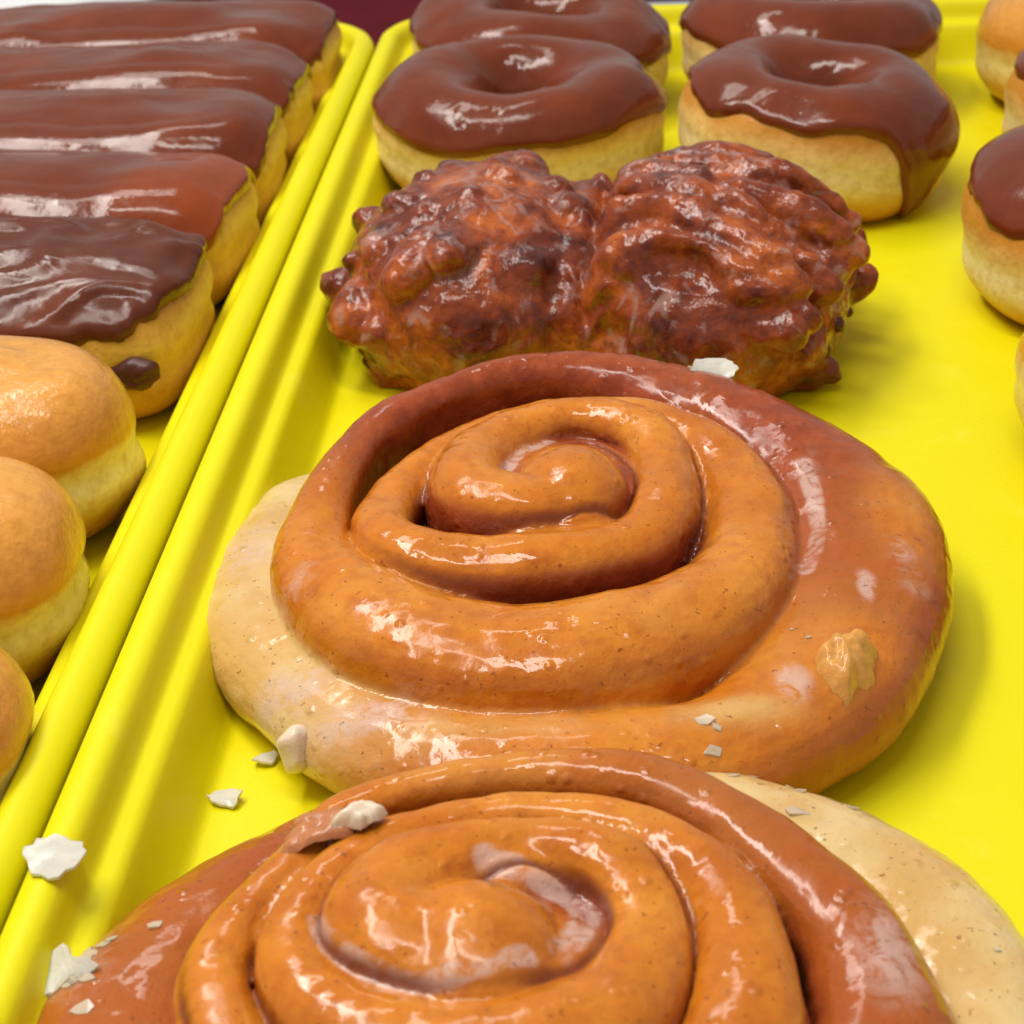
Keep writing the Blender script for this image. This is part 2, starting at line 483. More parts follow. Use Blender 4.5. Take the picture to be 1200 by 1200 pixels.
# ------------------------------------------------------------------ filled bars
def bar_grid(a, b, h, c, n_exp, nu, nph, nin, crown, seed, waist):
    """pillow with a superellipse plan; rows from the bottom edge round to the top centre"""
    ph = np.linspace(-math.pi / 2, math.pi / 2, nph)
    rows = []
    us = [2 * math.pi * i / nu for i in range(nu)]
    def plan(d, s=1.0):
        q = []
        for u in us:
            cu, su = math.cos(u), math.sin(u)
            q.append(((a - d) * s * math.copysign(abs(cu) ** (2 / n_exp), cu), (b - d) * s * math.copysign(abs(su) ** (2 / n_exp), su)))
        return np.array(q)
    for p in ph:
        d = c * (1 - math.cos(p) ** 0.85)
        z = 0.5 * h * (1 + math.copysign(abs(math.sin(p)) ** 0.9, p))
        d += waist * math.exp(-((z / h - 0.48) / 0.09) ** 2)
        q = plan(d)
        rows.append(np.column_stack([q, np.full(nu, z)]))
    for k in range(1, nin):
        s = 1 - k / nin
        q = plan(c, s)
        rows.append(np.column_stack([q, np.full(nu, h + crown * (1 - s * s))]))
    P = np.array(rows).transpose(1, 0, 2)
    return wobble(P, 30, 0.0022, seed)

def bar(name, label, cat, loc, rot, seed, a, b, h, c=0.021, n_exp=3.0, crown=0.003, waist=0.0016, icing=None, group=None, dough=None, edge=0.25, extra_edge=None, T=0.0017, wrinkle=0):
    t = thing(name, label, cat, loc, rot, group)
    nu, nph, nin = 144, 40, 12
    P = bar_grid(a, b, h, c, n_exp, nu, nph, nin, crown, seed, waist)
    link('dough', grid_mesh('dough', P, True, True, True), dough, t)
    if icing:
        N = normals(P)
        ph = np.linspace(-math.pi / 2, math.pi / 2, nph)
        mv = 52
        Q = np.zeros((nu, mv, 3))
        tot = nph - 1 + nin - 1
        for i in range(nu):
            u = 2 * math.pi * i / nu
            e = edge + 0.30 * noise.noise(Vector((math.cos(u) * 1.8, math.sin(u) * 1.8, seed))) + 0.13 * noise.noise(Vector((math.cos(u) * 7, math.sin(u) * 7, seed + 2)))
            if extra_edge: e += extra_edge(u)
            k0 = (e + math.pi / 2) / math.pi * (nph - 1)
            x = k0 + (tot - 0.001 - k0) * np.linspace(0, 1, mv) ** 1.25
            k = x.astype(int); f = (x - k)[:, None]
            p = P[i, k] * (1 - f) + P[i, k + 1] * f
            nn = N[i, k] * (1 - f) + N[i, k + 1] * f
            seg = np.linalg.norm(np.diff(p, axis=0), axis=1)
            arc = np.concatenate([[0], np.cumsum(seg)])
            tt = T * np.sqrt(np.clip(1 - (1 - np.clip(arc / 0.0034, 0, 1)) ** 2, 0, 1)) - 0.0003
            tt += 0.0008 * np.exp(-((arc - 0.004) / 0.0025) ** 2)
            Q[i] = p + nn * tt[:, None]
        Q = wobble(Q, 55, 0.0014, seed + 9)
        if wrinkle:
            NQ = normals(Q)
            for i in range(nu):
                for k in range(3, mv):
                    p = Q[i, k]
                    f = noise.noise(Vector((p[0] * 30 + p[1] * 40, p[1] * 85 - p[0] * 30, p[2] * 40 + 3)))
                    Q[i, k] += NQ[i, k] * wrinkle * max(1 - abs(f) * 3.0, 0.0) * min(1.0, (k - 2) / 6)
        link('chocolate_icing', grid_mesh('chocolate_icing', Q, True, False, True), icing, t)
    return t

GB = 'chocolate iced long johns in the left tray'
ee = lambda u: 0.30 * math.exp(-(((u + math.pi) % (2 * math.pi) - math.pi) / 0.42) ** 2)
rows = [(0.5160, 'chocolate long john with wrinkled icing and filling showing, nearest of the chocolate bars', -4),
        (0.5840, 'chocolate long john with a reddish thin iced end, second chocolate bar from the glazed bars', -2),
        (0.6480, 'chocolate long john in the middle of the five chocolate bars', 2),
        (0.7110, 'chocolate long john second from the far tray edge, long white highlight', 1),
        (0.7740, 'chocolate long john lying farthest back in the left tray', 3)]
for i, (y, lab, rz) in enumerate(rows):
    a = 0.082
    t = bar('long_john', lab, 'doughnut bar', (-0.1225 - a + (0, 0.001, 0.000, 0.0, 0.003)[i], y, 0.0), (math.radians((5, -2, 1, -1, 2)[i]), 0, math.radians(rz)), 20.3 + 3.7 * i, a, 0.0352, 0.0415, c=0.0180, n_exp=4.8, crown=0.0022, icing=(M_CHOCDARK, M_CHOCTHIN, M_CHOCBAR, M_CHOCBAR, M_CHOCBAR)[i], wrinkle=(0.0018 if i == 0 else 0), group=GB, dough=M_BAR,
            edge=(0.44, 0.18, 0.28, 0.12, 0.24)[i], extra_edge=ee)
    if i == 0:
        front = t

GG = 'glazed filled bars in the left tray'
bar('glazed_bar', 'golden glazed bar touching the chocolate bars', 'doughnut bar', (-0.1235 - 0.055, 0.4290, 0), (0, 0, math.radians(-2)), 41.0, 0.055, 0.033, 0.046, c=0.0215, n_exp=2.7, crown=0.004, group=GG, dough=M_GLAZED, waist=0.0020)
bar('glazed_bar', 'golden glazed bar in the middle of the three glazed bars', 'doughnut bar', (-0.1200 - 0.055, 0.3625, 0), (0, 0, math.radians(3)), 43.0, 0.055, 0.033, 0.045, c=0.0215, n_exp=2.7, crown=0.004, group=GG, dough=M_GLAZED, waist=0.0020)
bar('glazed_bar', 'golden glazed bar nearest the camera, only its end in the photo', 'doughnut bar', (-0.1150 - 0.055, 0.2980, 0), (0, 0, math.radians(-1)), 47.0, 0.055, 0.033, 0.045, c=0.0215, n_exp=2.7, crown=0.004, group=GG, dough=M_GLAZED, waist=0.0020)

# ------------------------------------------------------------------ remeshing of fused lumps
def fuse(name, parts, voxel, smooth_it=4, smooth_f=0.5):
    V = []; F = []
    for v, f in parts:
        o = len(V); V.extend(v); F.extend([tuple(i + o for i in q) for q in f])
    me = mesh_from(name + '_raw', V, F)
    o = bpy.data.objects.new('tmp', me); COL.objects.link(o)
    r = o.modifiers.new('r', 'REMESH'); r.mode = 'VOXEL'; r.voxel_size = voxel
    s = o.modifiers.new('s', 'SMOOTH'); s.factor = smooth_f; s.iterations = smooth_it
    dg = bpy.context.evaluated_depsgraph_get()
    out = bpy.data.meshes.new_from_object(o.evaluated_get(dg))
    out.name = name
    bpy.data.objects.remove(o); bpy.data.meshes.remove(me)
    return out

def co_array(me):
    a = np.empty(len(me.vertices) * 3); me.vertices.foreach_get('co', a)
    return a.reshape(-1, 3)

def set_co(me, a):
    me.vertices.foreach_set('co', a.ravel()); me.update()

def catmull(ctrl, per):
    C = np.array(ctrl, float)
    C = np.vstack([2 * C[0] - C[1], C, 2 * C[-1] - C[-2]])
    out = []
    for i in range(1, len(C) - 2):
        p0, p1, p2, p3 = C[i - 1:i + 3]
        for k in range(per):
            t = k / per
            out.append(0.5 * (2 * p1 + (p2 - p0) * t + (2 * p0 - 5 * p1 + 4 * p2 - p3) * t * t + (3 * p1 - p0 - 3 * p2 + p3) * t ** 3))
    out.append(C[-2])
    return np.array(out)

def rope_parts(S, nring=28):
    """S rows: x, y, ztop, halfwidth (metres) along the coil; returns one closed tube"""
    n = len(S); V = []; F = []
    T = np.gradient(S[:, :2], axis=0); T /= np.maximum(np.linalg.norm(T, axis=1, keepdims=True), 1e-9)
    for i in range(n):
        x, y, zt, wd = S[i, :4]
        # taper the two ends
        e = min(i, n - 1 - i) / 6.0
        k = math.sqrt(max(1 - (1 - min(e, 1)) ** 2, 0.02))
        wd = wd * k; zt = zt * (0.75 + 0.25 * k)
        nx, ny = -T[i, 1], T[i, 0]
        hc = min(zt * 0.55, wd * 0.95, 0.0085 + 0.25 * wd)
        zc = zt - hc
        for j in range(nring):
            a = 2 * math.pi * j / nring
            c, s = math.cos(a), math.sin(a)
            if s >= 0:
                px = wd * math.copysign(abs(c) ** 0.92, c); pz = zc + hc * abs(s) ** 0.95
            else:
                px = wd * math.copysign(abs(c) ** 0.62, c) * (1 - 0.10 * abs(s)); pz = zc - zc * abs(s) ** 0.8
            V.append((x + nx * px, y + ny * px, pz))
    for i in range(n - 1):
        for j in range(nring):
            l = (j + 1) % nring
            F.append((i * nring + j, (i + 1) * nring + j, (i + 1) * nring + l, i * nring + l))
    F.append(tuple(range(nring))); F.append(tuple(reversed([(n - 1) * nring + j for j in range(nring)])))
    return V, F

class Surf:
    """height lookups on a finished mesh (local coordinates)"""
    def __init__(s, me):
        s.bvh = BVHTree.FromPolygons([v.co for v in me.vertices], [tuple(p.vertices) for p in me.polygons])
    def z(s, x, y, default=0.0):
        h = s.bvh.ray_cast(Vector((x, y, 0.2)), Vector((0, 0, -1)))
        return h[0].z if h[0] is not None else default

def zmax(surf, x, y, r):
    return max(surf.z(x + r * math.cos(a) * f, y + r * math.sin(a) * f) for f in (0, 0.5, 1) for a in (0, 1.05, 2.1, 3.14, 4.2, 5.25))

def drape_blob(name, surf, cx, cy, rx, ry, rot, T, seed, mat, parent, rough=0.25, nr=9, na=40, lumpy=0.0, bridge=0.0, lift=0.0, pw=5):
    """a patch lying on a surface, thick in the middle, sunk at its irregular edge"""
    P = np.zeros((na, nr, 3))
    for i in range(na):
        a = 2 * math.pi * i / na
        m = 1 + rough * noise.noise(Vector((math.cos(a) * 1.3, math.sin(a) * 1.3, seed))) * 1.6 + rough * 0.7 * noise.noise(Vector((math.cos(a) * 4, math.sin(a) * 4, seed + 5)))
        for k in range(nr):
            f = 1 - k / nr
            x0, y0 = rx * m * f * math.cos(a), ry * m * f * math.sin(a)
            x = cx + x0 * math.cos(rot) - y0 * math.sin(rot); y = cy + x0 * math.sin(rot) + y0 * math.cos(rot)
            z = (zmax(surf, x, y, bridge) if bridge else surf.z(x, y)) + lift
            up = T * (1 - f ** pw) - (0.0006 if k == 0 else 0)
            if lumpy: up += lumpy * noise.noise(Vector((x * 400, y * 400, seed))) * (1 - f ** 4)
            P[i, k] = (x, y, z + up)
    return link(name, grid_mesh(name, P, True, False, True), mat, parent)

def flecks(name, surf, spots, seed, mat, parent):
    """many tiny broken scales of dried glaze lying on a surface, one mesh"""
    rnd = random.Random(seed); V = []; F = []
    for (cx, cy, spread, n, size) in spots:
        for _ in range(n):
            x, y = cx + rnd.gauss(0, spread), cy + rnd.gauss(0, spread)
            z = surf.z(x, y, -1)
            if z < 0: continue
            r = size * rnd.uniform(0.4, 1.3); m = rnd.randint(4, 6); a0 = rnd.uniform(0, 6.28)
            tx, ty = rnd.uniform(-0.5, 0.5), rnd.uniform(-0.5, 0.5)
            ring = []
            for q in range(m):
                a = a0 + 6.283 * q / m; rr = r * rnd.uniform(0.55, 1.3)
                dx, dy = rr * math.cos(a), rr * 0.7 * math.sin(a)
                zz = max(surf.z(x + dx, y + dy, z), z - 0.002)
                ring.append((x + dx, y + dy, zz + tx * dx * 0.4 + ty * dy * 0.4))
            o = len(V)
            V += [(p[0], p[1], p[2] + 0.00035) for p in ring] + [(p[0], p[1], p[2] - 0.0002) for p in ring]
            F.append(tuple(o + q for q in range(m)))
            for q in range(m):
                w_ = (q + 1) % m
                F.append((o + q, o + m + q, o + m + w_, o + w_))
    ob = link(name, mesh_from(name, V, F), mat, parent, smooth=False)
    ob['kind'] = 'stuff'
    return ob

def flake_mesh(name, rx, ry, seed, curl=0.25, thick=0.0005, jag=0.35):
    na, nr = 22, 5
    rnd = random.Random(seed)
    nc = rnd.randint(6, 8)
    cr = [1 + jag * (rnd.random() - 0.5) * 1.4 for _ in range(nc)]
    ca = sorted((q + rnd.uniform(-0.3, 0.3)) / nc for q in range(nc))
    rad = []
    for i in range(na):
        u = i / na
        k = max([q for q in range(nc) if ca[q] <= u], default=-1)
        a0, a1 = ca[k] - (1 if k < 0 else 0), ca[(k + 1) % nc] + (1 if k == nc - 1 else 0)
        th0, th1, th = 2 * math.pi * a0, 2 * math.pi * a1, 2 * math.pi * u
        p0 = (cr[k] * math.cos(th0), cr[k] * math.sin(th0)); q1 = cr[(k + 1) % nc]; p1 = (q1 * math.cos(th1), q1 * math.sin(th1))
        dx, dy = p1[0] - p0[0], p1[1] - p0[1]
        den = math.cos(th) * dy - math.sin(th) * dx
        r_ = (p0[0] * dy - p0[1] * dx) / den if abs(den) > 1e-6 else cr[k]
        rad.append(min(max(r_, 0.4), 1.7) + rnd.uniform(-0.09, 0.09))
    top = []
    V = []; F = []
    for s in (1, -1):
        for i in range(na):
            a = 2 * math.pi * i / na
            for k in range(nr):
                f = 1 - k / nr
                x, y = rx * rad[i] * f * math.cos(a), ry * rad[i] * f * math.sin(a)
                z = curl * (x * x / rx - 0.5 * y * y / ry) + 0.0004 * noise.noise(Vector((x * 300, y * 300, seed)))
                V.append((x, y, z + s * thick * 0.5))
        V.append((0, 0, s * thick * 0.5 + 0.0004 * noise.noise(Vector((0, 0, seed)))))
    half = na * nr + 1
    for s in (0, 1):
        o = s * half
        for i in range(na):
            j = (i + 1) % na
            for k in range(nr - 1):
                q = (o + i * nr + k, o + j * nr + k, o + j * nr + k + 1, o + i * nr + k + 1)
                F.append(q if s == 0 else q[::-1])
            tq = (o + i * nr + nr - 1, o + j * nr + nr - 1, o + na * nr)
            F.append(tq if s == 0 else tq[::-1])
    for i in range(na):
        j = (i + 1) % na
        o = len(V); V.extend([V[i * nr], V[half + i * nr], V[half + j * nr], V[j * nr]]); F.append((o, o + 1, o + 2, o + 3))
    me = mesh_from(name, V, F)
    zmin = min(v.co.z for v in me.vertices)
    for v in me.vertices: v.co.z -= zmin
    return me

# ------------------------------------------------------------------ honey buns
def ico(c, r, rot=None, sub=2):
    bm = bmesh.new(); bmesh.ops.create_icosphere(bm, subdivisions=sub, radius=1.0)
    Mx = Matrix.Translation(Vector(c)) @ (rot.to_4x4() if rot else Matrix.Identity(4)) @ Matrix.Diagonal((*r, 1))
    V = [tuple(Mx @ v.co) for v in bm.verts]; F = [tuple(v.index for v in f.verts) for f in bm.faces]
    bm.free(); return V, F

def make_bun(label, loc, ctrl, seed, extra_tint, plug, cores, rin):
    """ctrl rows (mm): x, y, ztop, halfwidth, red, pale"""
    t = thing('honey_bun', label, 'bun', loc, (0, 0, 0), 'honey buns')
    C = np.array(ctrl, float)
    C[:, :4] *= 0.001
    S = catmull(C, 14)
    me = fuse('bun', [rope_parts(S)] + plug, 0.0006, 3, 0.5)
    A = co_array(me)
    # soft hand-made unevenness
    D = np.zeros(len(A))
    for i in range(len(A)):
        p = A[i]
        D[i] = 0.0016 * nz(p, 38, seed) + 0.00045 * nz(p, 110, seed + 2) + 0.00015 * nz(p, 300, seed + 5)
    nrm = np.empty(len(A) * 3); me.vertices.foreach_get('normal', nrm); nrm = nrm.reshape(-1, 3)
    A2 = A + nrm * D[:, None]
    A2[:, 2] = np.maximum(A2[:, 2], 0.0002)
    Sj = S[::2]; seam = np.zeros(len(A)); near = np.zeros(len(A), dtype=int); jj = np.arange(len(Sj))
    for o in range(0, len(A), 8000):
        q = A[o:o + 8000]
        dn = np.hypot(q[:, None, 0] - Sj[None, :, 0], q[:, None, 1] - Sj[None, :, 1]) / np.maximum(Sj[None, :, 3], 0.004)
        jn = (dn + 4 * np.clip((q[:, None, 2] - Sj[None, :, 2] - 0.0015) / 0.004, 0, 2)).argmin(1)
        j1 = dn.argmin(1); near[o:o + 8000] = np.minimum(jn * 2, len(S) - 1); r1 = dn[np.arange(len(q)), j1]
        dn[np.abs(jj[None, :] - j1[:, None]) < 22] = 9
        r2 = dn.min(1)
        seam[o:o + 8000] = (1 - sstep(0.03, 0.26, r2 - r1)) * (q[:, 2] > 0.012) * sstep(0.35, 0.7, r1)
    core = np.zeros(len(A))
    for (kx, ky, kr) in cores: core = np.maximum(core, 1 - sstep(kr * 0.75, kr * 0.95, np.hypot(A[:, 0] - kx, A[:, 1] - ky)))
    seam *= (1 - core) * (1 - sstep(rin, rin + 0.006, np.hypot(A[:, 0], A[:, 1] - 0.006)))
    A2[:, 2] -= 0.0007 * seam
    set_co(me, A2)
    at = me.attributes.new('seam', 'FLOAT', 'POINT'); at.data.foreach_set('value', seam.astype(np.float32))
    tint = np.zeros((len(A), 4)); tint[:, 3] = 1
    for i in range(len(A)):
        p = A[i]
        idx = near[i]
        r, g = S[idx, 4], S[idx, 5]
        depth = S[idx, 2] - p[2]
        # red-brown band on the coil flanks, by depth below the crest, pale proofing line near the base
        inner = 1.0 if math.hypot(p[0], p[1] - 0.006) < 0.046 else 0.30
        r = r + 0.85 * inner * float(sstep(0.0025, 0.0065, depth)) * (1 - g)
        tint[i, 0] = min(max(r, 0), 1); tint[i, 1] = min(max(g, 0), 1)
    ne = len(me.edges); ed = np.empty(ne * 2, dtype=np.int64); me.edges.foreach_get('vertices', ed); ed = ed.reshape(-1, 2)
    cnt = np.bincount(ed.ravel(), minlength=len(A))[:, None]
    for _ in range(30):
        acc = np.zeros((len(A), 4))
        for ch in range(2):
            acc[:, ch] = np.bincount(ed[:, 0], tint[ed[:, 1], ch], len(A)) + np.bincount(ed[:, 1], tint[ed[:, 0], ch], len(A))
        tint[:, :2] = 0.5 * tint[:, :2] + 0.5 * (acc / np.maximum(cnt, 1))[:, :2]
    extra_tint(A, tint)
    at = me.color_attributes.new('tint', 'FLOAT_COLOR', 'POINT')
    at.data.foreach_set('color', np.clip(tint, 0, 1).ravel())
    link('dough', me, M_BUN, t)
    return t, Surf(me)

def spot(A, tint, ch, x, y, rx, ry, amt, rot=0.0, zmin=-1):
    dx, dy = A[:, 0] - x * 0.001, A[:, 1] - y * 0.001
    c, s = math.cos(rot), math.sin(rot)
    u, v = (dx * c + dy * s) / (rx * 0.001), (-dx * s + dy * c) / (ry * 0.001)
    tint[:, ch] += amt * np.exp(-(u * u + v * v)) * (A[:, 2] > zmin)

def spotline(A, tint, ch, pts, wd, amt):
    S = catmull(pts, 10)
    d = np.full(len(A), 1.0)
    for q in S: d = np.minimum(d, np.hypot(A[:, 0] - q[0], A[:, 1] - q[1]))
    tint[:, ch] += amt * (1 - sstep(wd * 0.5, wd * 1.3, d)) * (A[:, 2] > 0.015)

B1 = [(4.8, 2.4, 37.8, 12.0, 0.05, 0.0),
      (-7.6, -5.9, 39.1, 10.5, 0.05, 0.0),
      (-21.8, -0.3, 39.1, 9.5, 0.05, 0.0),
      (-20.1, 21.4, 37.8, 8.5, 0.05, 0.0),
      (-2.0, 37.9, 37.0, 6.0, 0.05, 0.0),
      (16.1, 33.0, 36.1, 7.0, 0.05, 0.0),
      (22.7, 9.8, 34.4, 7.5, 0.05, 0.0),
      (15.9, -13.7, 33.6, 8.5, 0.05, 0.0),
      (-8.8, -24.1, 34.4, 10.0, 0.05, 0.0),
      (-28.1, -23.1, 34.4, 9.5, 0.05, 0.0),
      (-39.1, -14.3, 34.4, 7.3, 0.05, 0.0),
      (-38.7, 6.1, 33.6, 6.2, 0.05, 0.0),
      (-26.9, 29.2, 32.8, 5.5, 0.05, 0.0),
      (-4.8, 45.4, 32.8, 4.5, 0.05, 0.0),
      (19.8, 43.8, 32.8, 6.0, 0.05, 0.0),
      (35.7, 24.0, 31.9, 9.0, 0.05, 0.0),
      (40.3, 0.3, 31.1, 11.0, 0.05, 0.0),
      (35.0, -26.8, 31.1, 13.0, 0.05, 0.0),
      (14.9, -46.2, 31.9, 15.5, 0.12, 0.0),
      (-9.6, -51.5, 31.9, 17.0, 0.12, 0.0),
      (-35.7, -42.6, 31.9, 15.0, 0.12, 0.0),
      (-52.7, -21.2, 31.9, 10.5, 0.12, 0.0),
      (-55.7, -0.6, 33.6, 6.8, 0.35, 0.0),
      (-46.2, 32.9, 36.1, 5.4, 0.8, 0.0),
      (-23.5, 55.8, 37.8, 4.8, 0.8, 0.0),
      (1.5, 63.2, 37.8, 6.5, 0.8, 0.0),
      (26.6, 57.3, 35.3, 11.0, 0.8, 0.0),
      (50.3, 37.2, 31.9, 16.0, 0.8, 0.0),
      (63.6, 8.7, 28.6, 20.0, 0.7, 0.0),
      (60.0, -28.3, 26.0, 20.0, 0.55, 0.0),
      (47.4, -56.0, 23.9, 17.0, 0.3, 0.0),
      (28.6, -70.9, 21.8, 14.0, 0.1, 0.12),
      (-2.2, -74.2, 21.4, 13.5, 0.1, 0.12),
      (-27.3, -68.8, 20.2, 14.0, 0.05, 0.35),
      (-48.9, -51.1, 19.7, 13.0, 0.05, 0.75),
      (-66.7, -21.2, 19.3, 14.5, 0.0, 1.0),
      (-69.2, 13.4, 18.5, 14.0, 0.0, 1.0),
      (-62.0, 47.2, 16.8, 12.0, 0.0, 1.0)]
B2 = [(3.2, 21.8, 40.3, 13.0, 0.05, 0.0),
      (-8.8, 17.2, 41.2, 13.5, 0.05, 0.0),
      (-21.9, 21.1, 41.6, 10.5, 0.05, 0.0),
      (-20.2, 33.5, 41.2, 9.0, 0.05, 0.0),
      (-3.1, 42.5, 40.3, 6.0, 0.05, 0.0),
      (12.8, 39.0, 39.5, 7.5, 0.05, 0.0),
      (18.2, 26.0, 37.0, 7.8, 0.05, 0.0),
      (11.8, 6.8, 37.0, 10.0, 0.05, 0.0),
      (-8.3, -0.5, 37.0, 10.0, 0.05, 0.0),
      (-27.0, 5.5, 37.0, 8.0, 0.05, 0.0),
      (-36.2, 18.0, 37.0, 5.6, 0.05, 0.0),
      (-34.4, 32.5, 37.8, 5.0, 0.05, 0.0),
      (-24.8, 43.9, 37.8, 4.5, 0.05, 0.0),
      (-3.8, 53.2, 37.8, 4.0, 0.05, 0.0),
      (18.9, 48.6, 37.0, 5.5, 0.05, 0.0),
      (30.7, 35.0, 36.1, 7.5, 0.05, 0.0),
      (33.3, 18.3, 35.3, 8.0, 0.05, 0.0),
      (30.0, -4.0, 34.0, 11.0, 0.05, 0.0),
      (13.0, -21.0, 33.0, 10.0, 0.05, 0.0),
      (-12.0, -23.0, 33.0, 10.0, 0.05, 0.0),
      (-34.0, -11.0, 33.0, 8.5, 0.05, 0.0),
      (-47.2, 11.8, 33.6, 5.8, 0.05, 0.0),
      (-46.6, 26.5, 34.4, 5.0, 0.25, 0.0),
      (-39.1, 41.5, 36.1, 4.6, 0.25, 0.0),
      (-29.9, 55.3, 37.0, 4.3, 0.25, 0.0),
      (-4.4, 64.7, 37.8, 4.8, 0.25, 0.0),
      (22.7, 62.1, 36.1, 6.0, 0.55, 0.0),
      (42.2, 45.6, 34.4, 8.0, 0.55, 0.0),
      (52.7, 26.2, 31.9, 10.5, 0.6, 0.0),
      (52.0, -2.0, 29.0, 14.0, 0.6, 0.0),
      (38.0, -32.0, 25.0, 15.0, 0.5, 0.0),
      (5.0, -45.0, 23.5, 15.0, 0.5, 0.0),
      (-32.0, -36.0, 22.7, 15.0, 0.5, 0.0),
      (-57.0, -6.0, 22.0, 16.0, 0.5, 0.0),
      (-66.3, 20.7, 21.8, 16.0, 0.55, 0.0),
      (-57.5, 44.6, 21.0, 15.0, 0.55, 0.0),
      (-36.1, 69.0, 18.5, 14.0, 0.6, 0.0),
      (1.5, 89.5, 16.8, 14.0, 0.0, 1.0),
      (33.0, 79.3, 18.5, 15.0, 0.0, 1.0),
      (57.2, 61.1, 19.3, 16.0, 0.0, 1.0),
      (68.4, 37.0, 19.3, 16.0, 0.0, 1.0),
      (70.0, 6.0, 18.5, 15.0, 0.0, 1.0)]

def tint1(A, T):
    for x, y, rx, ry, amt in [(74.4, 0.1, 9, 20, -0.45), (58.3, -48.3, 12, 8, -0.25), (46.3, 36.6, 8, 8, 0.2)]:
        spot(A, T, 0, x, y, rx, ry, amt)
    spotline(A, T, 2, [(-0.013699999999999999, 0.0024), (-0.0134, 0.0108), (-0.010199999999999999, 0.020300000000000002), (-0.0046, 0.0265)], 0.0017, 1.0)
    spotline(A, T, 2, [(0.052899999999999996, 0.018699999999999998), (0.054799999999999995, 0.006), (0.0541, -0.009800000000000001), (0.0509, -0.021)], 0.0022, 0.7)
    for x, y, rx, ry, amt in [(62.8, -28.4, 2.2, 5.5, 1.2), (45.4, -62.1, 4, 6, 1.1), (71.9, -15.3, 4, 6, 0.7), (-55.4, -32.8, 6, 8, 0.6), (-2.4, -72.1, 14, 4, 0.35), (-34.4, -66.2, 12, 5, 0.55), (73.4, -26.0, 6, 5, 0.5), (22.6, 66.5, 10, 4, 0.7), (-53.2, -57.4, 8, 5, 0.6), (-73.1, 0.1, 9, 16, 0.75), (-55.7, -54.0, 9, 7, 0.8), (-39.1, -69.1, 12, 5, 0.7), (54.9, 17.9, 4, 14, 0.4)]:
        spot(A, T, 2, x, y, rx, ry, amt)
    for x, y, rx, ry, amt in [(79.5, 22.8, 6, 14, 0.6), (35.4, -69.3, 14, 5, 0.6), (-8.9, -73.5, 25, 5, 0.3)]:
        spot(A, T, 1, x, y, rx, ry, amt)

def tint2(A, T):
    spotline(A, T, 2, [(-0.0068, 0.0355), (-0.0013, 0.0348), (0.0040999999999999995, 0.0329), (0.0085, 0.028300000000000002), (0.008400000000000001, 0.0225), (0.006, 0.0156)], 0.0026, 1.0)
    spotline(A, T, 2, [(0.001, 0.012), (-0.0064, 0.0086), (-0.0152, 0.0076), (-0.023100000000000002, 0.0108), (-0.0296, 0.0165), (-0.0327, 0.0224)], 0.0017, 0.85)
    for x, y, rx, ry, amt in [(55.4, 22.9, 7, 13, 0.9), (-74.2, 31.3, 8, 14, 0.6), (10.9, 31.3, 6, 4, 0.3), (43.4, 72.4, 20, 10, 0.4)]:
        spot(A, T, 2, x, y, rx, ry, amt)

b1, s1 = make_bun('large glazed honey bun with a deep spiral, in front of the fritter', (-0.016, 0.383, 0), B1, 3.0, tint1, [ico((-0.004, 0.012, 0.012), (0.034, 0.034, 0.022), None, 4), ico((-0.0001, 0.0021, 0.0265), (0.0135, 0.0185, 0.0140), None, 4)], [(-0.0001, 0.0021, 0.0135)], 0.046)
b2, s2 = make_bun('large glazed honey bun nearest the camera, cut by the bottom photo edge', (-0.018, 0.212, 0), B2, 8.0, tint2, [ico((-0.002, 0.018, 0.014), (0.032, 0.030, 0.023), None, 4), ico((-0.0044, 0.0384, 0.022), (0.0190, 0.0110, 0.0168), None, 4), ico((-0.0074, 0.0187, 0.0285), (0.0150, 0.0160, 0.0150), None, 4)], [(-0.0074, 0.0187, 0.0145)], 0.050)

drape_blob('torn_crust', s1, 0.0562, -0.0552, 0.0062, 0.0092, -0.3, 0.0048, 3.3, M_SCRAP, b1, 0.3, lumpy=0.0024, pw=2.5)
Vd, Fd = ico((-0.0524, -0.0667, 0.0105), (0.0036, 0.0036, 0.0056), None, 3)
Vd = [tuple(Vector(v) + noise.noise_vector(Vector(v) * 220) * 0.0012) for v in Vd]
link('glaze_drip', mesh_from('glaze_drip', Vd, Fd), M_DRIP, b1)
flecks('glaze_flecks', s1, [(0.0301, -0.0758, 0.002, 3, 0.0018), (0.0227, 0.0743, 0.006, 6, 0.0008), (0.052, -0.052, 0.003, 3, 0.0008)], 4, M_FLECK, b1)
flecks('glaze_flecks', s2, [(-0.0748, 0.0325, 0.006, 12, 0.002), (-0.0798, 0.0285, 0.004, 9, 0.0026), (-0.0724, 0.0418, 0.005, 5, 0.0014), (0.0351, 0.0898, 0.004, 7, 0.002), (0.0474, 0.084, 0.004, 6, 0.0016), (0.0714, 0.0462, 0.005, 1, 0.0009)], 5, M_FLECK, b2)

